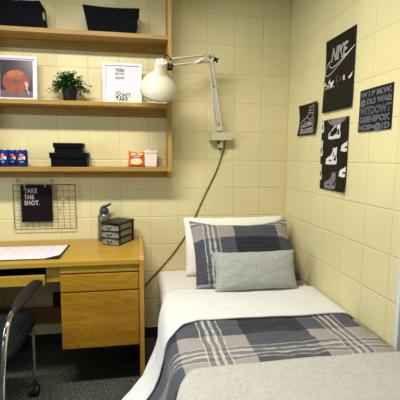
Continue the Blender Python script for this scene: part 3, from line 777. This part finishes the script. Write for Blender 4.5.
def sheet_mesh(name, y_start, y_end, s0, s1, ns, nt, off, mat, amp, fr, seed, thick, parent=None, xround=None, **kw):
    b = BM(); uvl = b.loops.layers.uv.new('UVMap'); g = []; uvs = {}
    for i in range(ns+1):
        s = s0+(s1-s0)*i/ns; row = []
        for j in range(nt+1):
            q = j/nt; Y = y_start(s)+(y_end(s)-y_start(s))*q
            co = surf(s, Y, off(s, Y) if callable(off) else off, amp, fr, seed)
            v = b.verts.new(co); uvs[v] = (-s, -Y); row.append(v)
        g.append(row)
    for i in range(ns):
        for j in range(nt):
            f_ = b.faces.new((g[i][j], g[i+1][j], g[i+1][j+1], g[i][j+1])); f_.smooth = True
            for l in f_.loops: l[uvl].uv = uvs[l.vert]
    bmesh.ops.recalc_face_normals(b, faces=b.faces)
    up = sum(f_.normal.z for f_ in b.faces)
    if up < 0: bmesh.ops.reverse_faces(b, faces=b.faces)
    o = obj(name, b, mat, parent, recalc=False, **kw)
    md = o.modifiers.new('thickness', 'SOLIDIFY'); md.thickness = thick; md.offset = -1
    return o
SR = S(-.012); SEDGE = S(-.968)
start_tab = [(0.0, -.545), (S(-.3), -.575), (S(-.69), -.545), (S(-.88), -.500), (S(-.94), -.56), (S(-.968), -.66), (S(-.990), -.78), (S(-1.010), -.84), (S(-1.036), -.88), (S(-1.072), -.92), (S(-1.133), -.98), (S(-1.19), -1.055), (S(-1.25), -1.14), (cum[-1], -1.25)]
end_tab = [(0.0, -.955), (S(-.35), -.962), (S(-.61), -.948), (S(-.82), -.945), (S(-.90), -.980), (S(-.955), -1.045), (S(-1.003), -1.085), (S(-1.03), -1.105), (S(-1.07), -1.13), (S(-1.11), -1.17), (S(-1.19), -1.25), (S(-1.25), -1.30), (cum[-1], -1.40)]
ys = lambda s: interp(start_tab, s)+.006*sin(s*22)
ye = lambda s: interp(end_tab, s)+.003*sin(s*17)
# plaid comforter: from under the fold to the foot
sheet_mesh('plaid_comforter', lambda s: ye(s)+.05, lambda s: -2.10, .0, cum[-1]*.985, 150, 110, .0045, M['plaid'], .017, 6.5, 3.1, .006,
           label='grey, navy and white plaid comforter spread over the bed', cat='comforter')
woff = lambda s, Y: .013+.006*min(1, max(0, (ye(s)+.06-Y))/.06) if False else .013
sheet_mesh('white_top_sheet', ys, ye, .0, cum[-1]*.985, 150, 46, .019, M['white_top'], .007, 5.0, 8.3, .009,
           label='crisp white top sheet folded back over the head end of the plaid comforter', cat='sheet')
g_end = S(-.972)
gs = lambda s: -1.372-.02*((s/.9)-.5)**2 - .16*max(0, (s-(g_end-.09))/.09)**2.2
sheet_mesh('grey_throw_blanket', gs, lambda s: -2.09, .015, g_end, 90, 70, .027, M['throw'], .010, 4.0, 5.5, .014,
           label='plain light grey throw blanket folded across the foot of the bed', cat='blanket')

def pillow(name, w_, h_, th, Mx, mats, flange=0.0, pinch=.05, label=None, cat='pillow', group=None, seed=0, N=34, wr=.006, ptop=0.0):
    t_ = BM(); uvl = t_.loops.layers.uv.new('UVMap'); sides = []
    for s in (1, -1):
        g = []
        for j in range(N+1):
            row = []
            for i in range(N+1):
                u, v = -1+2*i/N, -1+2*j/N
                px = u*(1-pinch*(1-v*v)*abs(u)**3); pz = v*(1-(pinch+(ptop if v > 0 else 0))*(1-u*u)*abs(v)**3)
                uu = min(1, abs(u)*(1+flange)); vv = min(1, abs(v)*(1+flange))
                T = th/2*((1-uu**3.2)*(1-vv**3.2))**.55 if uu < 1 and vv < 1 else 0
                co = Vector((px*w_/2, -s*(T+.0015), (pz+1)*h_/2))
                nz = noise.noise(Vector((u*3+seed, v*3, s*5.0)))*wr
                edge = max(abs(u), abs(v))
                co.y += nz*(1 if T > 0 else .4); co.z += noise.noise(Vector((u*4, v*4, seed+9)))*wr*.6
                vert = t_.verts.new(Mx @ co); row.append((vert, (px*w_/2+w_/2, (pz+1)*h_/2)))
            g.append(row)
        for j in range(N):
            for i in range(N):
                Q = (g[j][i], g[j][i+1], g[j+1][i+1], g[j+1][i]); f_ = t_.faces.new([q[0] for q in Q]); f_.smooth = True
                for l, q in zip(f_.loops, Q): l[uvl].uv = q[1]
        sides.append(g)
    A, Bq = sides
    ring = [(0, i) for i in range(N)]+[(j, N) for j in range(N)]+[(N, N-i) for i in range(N)]+[(N-j, 0) for j in range(N)]
    for k in range(len(ring)):
        a_, c_ = ring[k], ring[(k+1) % len(ring)]
        f_ = t_.faces.new((A[a_[0]][a_[1]][0], A[c_[0]][c_[1]][0], Bq[c_[0]][c_[1]][0], Bq[a_[0]][a_[1]][0])); f_.smooth = True
        for l in f_.loops: l[uvl].uv = (A[a_[0]][a_[1]][1])
    return obj(name, t_, mats, None, label, cat, group, recalc=True)
def lean(x, y, z, tilt, yaw_=0, rollz=0): return Matrix.Translation((x, y, z)) @ Matrix.Rotation(yaw_, 4, 'Z') @ Matrix.Rotation(-tilt, 4, 'X') @ Matrix.Rotation(rollz, 4, 'Y')
pillow('bed_pillow', .735, .405, .12, lean(-.425, -.205, .527, radians(19)), M['pillow_w'], pinch=.03, label='plain white pillow standing against the wall behind the plaid pillow', seed=1)
sham = pillow('plaid_pillow', .700, .500, .12, lean(-.414, -.490, .530, radians(42)), M['plaid_s'], flange=.07, pinch=.05, ptop=.17, label='plaid sham pillow between the white pillow and the small grey one', seed=4)
pillow('throw_pillow', .515, .235, .12, lean(-.410, -.598, .546, radians(20), radians(0)), M['fuzzy'], pinch=.045, label='small rectangular light grey fuzzy pillow in front of the plaid pillow', seed=7, wr=.004)

# ------------------------------------------------------------------ swing arm lamp
lamp = thing('swing_arm_lamp', 'cream swing arm lamp mounted on the back wall beside the shelf', 'lamp', (-.52, -.03, 1.48))
b = BM(); prism(b, [(-.605, 1.455), (-.455, 1.458), (-.448, 1.470), (-.455, 1.513), (-.600, 1.513)], lambda a, z, t_: Vector((a+.004, t_, z)), -.075, -.001); obj('mount_box', b, M['bracket'], lamp)
b = BM(); bx(b, -.538, -.512, -.055, -.015, 1.405, 1.456, .003); obj('clamp', b, M['lampgrey'], lamp)
b = BM(); lathe(b, [(.010, 0), (.011, .003), (.011, .009), (.008, .011)], (-.545, -.064, 1.442), (0, -1, 0), 8); obj('knob', b, M['black'], lamp)
b = BM(); lathe(b, [(.008, 0), (.009, .008), (.005, .016)], (-.525, -.035, 1.404), (0, 0, -1), 10); obj('knob', b, M['black'], lamp)
J0 = Vector((-.545, -.085, 1.530)); J1 = Vector((-.628, -.185, 1.998)); J2 = Vector((-.905, -.300, 1.905))
b = BM(); tube(b, [(-.548, -.06, 1.510), (-.548, -.075, 1.535)], .008, 10); bx(b, -.566, -.530, -.092, -.078, 1.522, 1.548, .003); obj('base_pivot', b, M['lampgrey'], lamp)
def bar(a, c, w1=.006, w2=.006): b_ = BM(); tube(b_, [a, c], w1, 4, smooth=False); return b_
ax = Vector((1, 0, 0)) 
lo1, lo2 = J0+Vector((-.022, 0, 0)), J0+Vector((.024, .0, -.003)); hi1, hi2 = J1+Vector((-.009, 0, -.038)), J1+Vector((.010, 0, -.020))
obj('lower_arm', bar(lo1, hi1, .0088), M['lampgrey'], lamp); obj('lower_arm', bar(lo2, hi2, .0088), M['lampgrey'], lamp)
b = BM(); lathe(b, [(.010, -.018), (.014, -.015), (.014, .015), (.010, .018)], J1+Vector((0, 0, 0)), (0, -1, 0), 14); bx(b, J1.x-.008, J1.x+.018, J1.y-.006, J1.y+.006, J1.z-.045, J1.z+.004, .002); obj('elbow', b, M['lampgrey'], lamp)
def star_knob(c, axis, r=.016):
    b_ = BM(); n_, m_ = frame_for(Vector(axis))
    lathe(b_, [(.007, -.006), (.010, -.004), (.010, .006), (.007, .008)], c, axis, 12)
    for k in range(4):
        a_ = k*pi/2+.5; p = Vector(c)+(n_*cos(a_)+m_*sin(a_))*r*.72; lathe(b_, [(.004, -.005), (.0062, -.003), (.0062, .005), (.004, .007)], p, axis, 10)
    return b_
obj('knob', star_knob(J1+Vector((.034, -.004, -.028)), (0, -1, .1), .019), M['black'], lamp)
b = BM(); tube(b, [J1+Vector((.01, 0, -.024)), J1+Vector((.034, 0, -.028))], .004, 8); obj('bolt', b, M['screw'], lamp)
# springs on lower arm
cA = lo1.lerp(hi1, .62); cB = lo2.lerp(hi2, .64)
b = BM(); tube(b, [cA, cB], .003, 8); obj('crossbar', b, M['wire'], lamp)
for f_ in (.28, .72):
    top = cA.lerp(cB, f_); bot = lo1.lerp(lo2, .35+.3*f_)+Vector((0, 0, .03))
    b = BM(); p1 = top.lerp(bot, .04); p2 = top.lerp(bot, .78); pts = []; nturn = 34
    n_, m_ = frame_for(p2-p1)
    for k in range(nturn*8+1): a_ = 2*pi*k/8; pts.append(p1.lerp(p2, k/(nturn*8))+(n_*cos(a_)+m_*sin(a_))*.0062)
    tube(b, pts, .0022, 5); tube(b, [top, p1], .0014, 5); tube(b, [p2, bot], .0020, 5); obj('spring', b, M['white'], lamp)
# upper arm bars
u1a, u1b = J1+Vector((0, 0, .002)), Vector((-.900, -.300, 1.934)); u2a, u2b = J1+Vector((0, 0, -.038)), Vector((-.893, -.300, 1.896))
obj('upper_arm', bar(u1a, u1b, .0075), M['lampgrey'], lamp); obj('upper_arm', bar(u2a, u2b, .0075), M['lampgrey'], lamp)
b = BM(); tube(b, [J1+Vector((-.004, -.014, 0)), Vector((-.742, -.250, 1.928))], .0078, 10); tube(b, [Vector((-.742, -.250, 1.928)), Vector((-.775, -.262, 1.914))], .002, 6); obj('spring', b, M['white'], lamp)
# head
rim = Vector((-.979, -.322, 1.732)); axd = Vector((.016, -.150, .165)).normalized(); Lh = .200
b = BM(); lathe(b, [(.0345, Lh), (.0365, Lh-.012), (.0385, .136), (.049, .120), (.072, .098), (.095, .068), (.107, .038), (.1105, .015), (.1115, 0), (.1090, 0), (.1050, .036), (.093, .066), (.070, .095), (.045, .117), (.034, .134), (.032, Lh-.008)], rim, axd, 48, cap=(False, False)); obj('shade', b, M['lampwhite'], lamp, recalc=True)
b = BM(); lathe(b, [(.0335, Lh-.010), (.0345, Lh), (.030, Lh+.004), (.001, Lh+.006)], rim, axd, 36, cap=(True, True)); cap_ = obj('cap', b, M['lampwhite'], lamp)
b = BM(); n_, m_ = frame_for(axd)
for k in range(6):
    a_ = k*pi/3; p = rim+axd*(Lh+.0045)+(n_*cos(a_)+m_*sin(a_))*.019; lathe(b, [(.0048, 0), (.0048, .0015)], p, axd, 8)
obj('vent_hole', b, M['ink'], cap_)
b = BM(); lathe(b, [(.014, .10), (.016, .14), (.016, .19)], rim, axd, 16); obj('socket', b, M['white'], lamp)
b = BM(); lathe(b, [(.012, .10), (.018, .09), (.029, .06), (.030, .045), (.022, .026), (.001, .018)], rim, axd, 20, cap=(True, False)); obj('bulb', b, plain('unlit bulb glass', (235, 235, 230), .2), lamp)
nk = rim+axd*(Lh-.025)
b = BM(); bx(b, nk.x+.030, nk.x+.066, -.440, -.405, nk.z-.022, nk.z+.014, .004); tube(b, [(nk.x+.055, -.42, nk.z-.004), (-.893, -.302, 1.896)], .009, 8); obj('head_bracket', b, M['black'], lamp, label='black head joint')
obj('knob', star_knob(Vector((nk.x+.052, -.452, nk.z-.008)), (0, -1, .1), .019), M['black'], lamp)
b = BM(); tube(b, catmull([(nk.x+.045, -.42, nk.z+.010), (nk.x+.030, -.41, nk.z+.040), (nk.x+.022, -.40, nk.z+.062), (nk.x+.042, -.39, nk.z+.070), (nk.x+.062, -.36, nk.z+.048), (-.900, -.31, 1.937)], 6), .0032, 8); obj('head_cable', b, M['black'], lamp)
# cord down the wall to behind the desk
b = BM(); tube(b, catmull([(-.490, -.045, 1.456), (-.492, -.020, 1.40), (-.504, -.010, 1.353), (-.547, -.008, 1.230), (-.627, -.008, 1.063), (-.736, -.008, .822), (-.800, -.008, .715), (-.882, -.008, .605), (-1.028, -.008, .444), (-1.065, -.020, .41), (-1.12, -.012, .36), (-1.4, -.012, .20), (-1.6, -.014, .24), (-1.668, -.030, .29)], 8), .0036, 8)
obj('cord', b, M['black'], lamp)

# ------------------------------------------------------------------ posters on the right wall   u = distance from the back wall corner, v = height
def poster_fn(curl, y0, y1, z0, z1):
    def fn(u, v, o=0.0):
        a = (u-y0)/(y1-y0); c = (v-z0)/(z1-z0)
        return Vector((-.003-curl(a, c)-o, -u, v))
    return fn
def poster(name, y0, y1, z0, z1, curl, label, edge=None):
    fn = poster_fn(curl, y0, y1, z0, z1)
    t_ = thing(name, label, 'poster', (-.003, -(y0+y1)/2, z0), 'black and white posters on the right wall')
    b = BM(); N = 20; g = []
    for j in range(N+1):
        row = []
        for i in range(N+1):
            a, c = i/N, j/N; e = edge(a, c) if edge else (0, 0)
            row.append(b.verts.new(fn(y0+(y1-y0)*a+e[0], z0+(z1-z0)*c+e[1])))
        g.append(row)
    for j in range(N):
        for i in range(N): f_ = b.faces.new((g[j][i], g[j][i+1], g[j+1][i+1], g[j+1][i])); f_.smooth = True
    o = obj('sheet', b, M['posterblk'], t_); md = o.modifiers.new('thickness', 'SOLIDIFY'); md.thickness = .0006; md.offset = 0
    return t_, fn
cv = lambda amp: (lambda a, c: amp*((1-c)**3) + .002*sin(c*7)*(1-a) + .003*(a-.5)**2)
# big swoosh poster
t_, fn = poster('wall_poster', .537, .848, 1.603, 2.013, cv(.010), 'tall black poster with an outlined brand name and swoosh, highest on the right wall')
FN = lambda o: (lambda u, v: fn(u, v, o))
b = BM()
tb = text_bm('NIKE', .105, bold=.002, shear=.32, spacing=.92, sx=.76); bmesh.ops.triangulate(tb, faces=tb.faces)
# outlined letters: light letter, dark inset and light core lines
xs = [v.co.x for v in tb.verts]; ysv = [v.co.y for v in tb.verts]; bw = max(xs)-min(xs); bh = max(ysv)-min(ysv); x00 = min(xs); y00 = min(ysv)
for v in tb.verts: q = ((v.co.x-x00)/bw, (v.co.y-y00)/bh); v.co = fn(.602+.172*q[0], 1.884+.072*q[1], .0010)
merge(b, tb, 0)
tb = text_bm('NIKE', .105, bold=-.0026, shear=.32, spacing=.92, sx=.76); bmesh.ops.triangulate(tb, faces=tb.faces)
for v in tb.verts: q = ((v.co.x-x00)/bw, (v.co.y-y00)/bh); v.co = fn(.602+.172*q[0], 1.884+.072*q[1], .0016)
merge(b, tb, 1)
outer = catmull([(.842, 1.915, 0), (.725, 1.868, 0), (.633, 1.829, 0), (.575, 1.812, 0), (.548, 1.822, 0), (.545, 1.845, 0), (.561, 1.873, 0), (.590, 1.892, 0)], 6)
inner = catmull([(.590, 1.892, 0), (.580, 1.874, 0), (.596, 1.856, 0), (.631, 1.851, 0), (.714, 1.872, 0), (.842, 1.915, 0)], 6)
for P_ in (outer, inner): ribbon(b, [(p.x, p.y) for p in P_], .0035, FN(.0010), 0)
obj('swoosh_print', b, [M['pstr_w'], M['posterblk']], t_, recalc=False, label='white outlined lettering and swoosh')
b = BM(); rnd = random.Random(3)
polyf(b, [(.540, 1.735), (.665, 1.735), (.640, 1.750), (.58, 1.750), (.540, 1.745)], FN(.0010), 1)
for (u, v, s_) in ((.555, 1.765, .016), (.600, 1.775, .014), (.622, 1.758, .018), (.640, 1.765, .012), (.587, 1.752, .012)):
    polyf(b, [(u+s_*cos(a)*rnd.uniform(.5, 1), v+s_*sin(a)*rnd.uniform(.4, 1.1)) for a in [2*pi*k/9 for k in range(9)]], FN(.0014), 0)
ribbon(b, [(.598, 1.77), (.600, 1.80)], .006, FN(.0014), 1); ribbon(b, [(.680, 1.755), (.682, 1.795)], .005, FN(.0014), 1); ribbon(b, [(.716, 1.758), (.716, 1.782)], .005, FN(.0014), 1)
put_text(b, 'R', FN(.0014), .744, 1.757, .036, 0, bold=.001)
polyf(b, [(.800, 1.762), (.826, 1.776), (.838, 1.786), (.828, 1.762), (.806, 1.752)], FN(.0014), 0)
obj('splatter_print', b, [M['pstr_w'], M['pstr_g']], t_, recalc=False)

def sneaker(bm, u, v, s, fn_, c_l, c_d, flip=False, outline=False, faint=None, asp=.76):
    X = lambda a: u+(-a if flip else a)*s
    F = lambda pts: [(X(a), v+c*s*asp) for a, c in pts]
    sole = [(-1, -.55), (-.98, -.70), (-.6, -.78), (.55, -.72), (.70, -.62), (.68, -.48), (.1, -.50), (-.5, -.58), (-.8, -.50)]
    upper = [(-.97, -.52), (-.95, -.22), (-.70, -.04), (-.40, .06), (-.12, .30), (.02, .62), (.06, .88), (.30, .80), (.62, .92), (.62, .40), (.58, .05), (.70, -.28), (.68, -.48), (.1, -.50), (-.5, -.58)]
    L = faint or c_l
    if outline:
        ribbon(bm, F(upper), .0035, fn_, c_l, closed=True); ribbon(bm, F(sole), .0035, fn_, c_l, closed=True)
        ribbon(bm, F([(-.5, -.12), (-.3, -.35), (.2, -.42), (.66, -.3)]), .003, fn_, c_l); ribbon(bm, F([(-.22, .1), (.1, -.1), (.56, .0)]), .003, fn_, c_l)
        ribbon(bm, F([(-.02, .42), (.3, .35), (.62, .3)]), .003, fn_, c_l); ribbon(bm, F([(-.6, -.2), (-.55, -.5)]), .003, fn_, c_l); ribbon(bm, F([(.3, -.45), (.1, -.3), (-.2, -.28), (.4, -.2)]), .003, fn_, c_l)
        ribbon(bm, F([(.05, .7), (.15, .55), (.5, .6)]), .003, fn_, c_l); ribbon(bm, F([(-.8, -.4), (-.4, -.42), (.5, -.36)]), .003, fn_, c_l)
        return
    polyf(bm, F(upper), fn_, L); 
    fo = lambda a, c: fn_(a, c)+Vector((-.0005, 0, 0))
    polyf(bm, F([(-.55, -.40), (-.45, -.30), (-.30, -.26), (-.12, -.36), (-.1, -.44), (-.5, -.46)]), fo, c_d)
    polyf(bm, F([(-.02, .10), (.10, .28), (.15, .50), (.22, .50), (.22, .16), (.10, .0)]), fo, c_d)
    polyf(bm, F([(.34, .1), (.5, .14), (.58, -.36), (.30, -.40), (.14, -.26), (.34, -.16)]), fo, c_d)
    polyf(bm, F(sole), fo, c_l)
# sneaker grid poster
t_, fn = poster('wall_poster', .529, .823, 1.152, 1.559, lambda a, c: .012*(1-c)**4*(a) + .003*sin(a*5+c*3)**2, 'tall black poster with rows of white sneakers, hung under the swoosh poster')
b = BM()
polyf(b, [(.60, 1.556), (.80, 1.556), (.785, 1.540), (.70, 1.516), (.66, 1.522), (.62, 1.535)], FN(.0008), 0)
obj('grey_print', b, [M['pstr_g']], t_, recalc=False)
def shoe_print(u, v, s_, faint, lo=.533, hi=.820, top=1.556):
    t2 = bmesh.new(); sneaker(t2, u, v, s_, FN(.0012), 1 if faint else 0, 2)
    for co, no in ((Vector((0, -lo, 0)), Vector((0, 1, 0))), (Vector((0, -hi, 0)), Vector((0, -1, 0))), (Vector((0, 0, top)), Vector((0, 0, 1)))):
        bmesh.ops.bisect_plane(t2, geom=list(t2.verts)+list(t2.edges)+list(t2.faces), plane_co=co, plane_no=no, clear_outer=True)
    obj('sneaker_print', t2, [M['pstr_w'], M['pstr_g'], M['posterblk']], t_, recalc=False, label='faint grey high top sneaker' if faint else 'white high top sneaker')
for (u, v, fa) in ((.690, 1.490, 0), (.672, 1.345, 0), (.672, 1.205, 1), (.500, 1.530, 0), (.503, 1.390, 0), (.503, 1.248, 0), (.835, 1.418, 0), (.835, 1.280, 0)): shoe_print(u, v, .078, fa)
# small single sneaker poster
t_, fn = poster('wall_poster', .205, .468, 1.485, 1.688, lambda a, c: .020*(abs(2*a-1)**2)*.6+.006*(1-c)**2, 'small black poster with one outlined high top sneaker, nearest the room corner', edge=lambda a, c: (.018*sin(pi*c)*(1-a)-.012*(1-c)*a+.02*sin(pi*c)*a*.6, 0))
b = BM(); sneaker(b, .350, 1.592, .106, FN(.0012), 0, 1, outline=True, asp=.82)
polyf(b, [(.235, 1.496), (.435, 1.496), (.440, 1.526), (.240, 1.526)], FN(.0010), 1)
obj('sneaker_print', b, [M['pstr_w'], M['pstr_g'], M['posterblk']], t_, recalc=False, label='pale line drawing of a sneaker over a grey strip')
# lettering poster
t_, fn = poster('wall_poster', .912, 1.162, 1.468, 1.670, lambda a, c: .004*(1-c)**2+.002*sin(a*4), 'square dark poster crowded with grey lettering, nearest the camera on the right wall')
b = BM()
rows = [('W I P M.W.', 1.634, .034), ('@ DL5 WAS:', 1.597, .036), ('WITDOWT', 1.549, .050), ('GSEHIPOK', 1.512, .038), ('NOS=@1D', 1.475, .036)]
for s_, v, sz in rows:
    tb = text_bm(s_, sz, bold=.0016, spacing=1.0); xs = [q.co.x for q in tb.verts]; k = .232/(max(xs)-min(xs)); mn = min(xs); bmesh.ops.triangulate(tb, faces=tb.faces)
    for q in tb.verts: q.co = fn(.921+(q.co.x-mn)*k, v+q.co.y, .0008)
    merge(b, tb, 0)
    tb = text_bm(s_, sz, bold=-.0006, spacing=1.0); bmesh.ops.triangulate(tb, faces=tb.faces)
    for q in tb.verts: q.co = fn(.921+(q.co.x-mn)*k, v+q.co.y, .0012)
    merge(b, tb, 1)
obj('lettering', b, [plain('letter grey', (124, 127, 142), .5), M['posterblk']], t_, recalc=False, label='grey outlined capital letters')

# ------------------------------------------------------------------ ceiling lamps (carry the room's light)
for (xx, yy, lb) in ((-1.50, -1.32, 'long ceiling lamp over the desk and bed'), (-1.6, -3.3, 'long ceiling lamp at the rear of the room')):
    t_ = thing('ceiling_light', lb, 'ceiling light', (xx, yy, ZC), 'long ceiling lamps'); sx_, sy_ = .64, .11
    b = BM()
    for (a0, a1, c0, c1) in ((-sx_, sx_, -sy_, -sy_+.015), (-sx_, sx_, sy_-.015, sy_), (-sx_, -sx_+.015, -sy_+.015, sy_-.015), (sx_-.015, sx_, -sy_+.015, sy_-.015)): bx(b, xx+a0, xx+a1, yy+c0, yy+c1, ZC-.08, ZC, .003)
    bx(b, xx-sx_+.015, xx+sx_-.015, yy-sy_+.015, yy+sy_-.015, ZC-.02, ZC-.001)
    obj('housing', b, M['white'], t_)
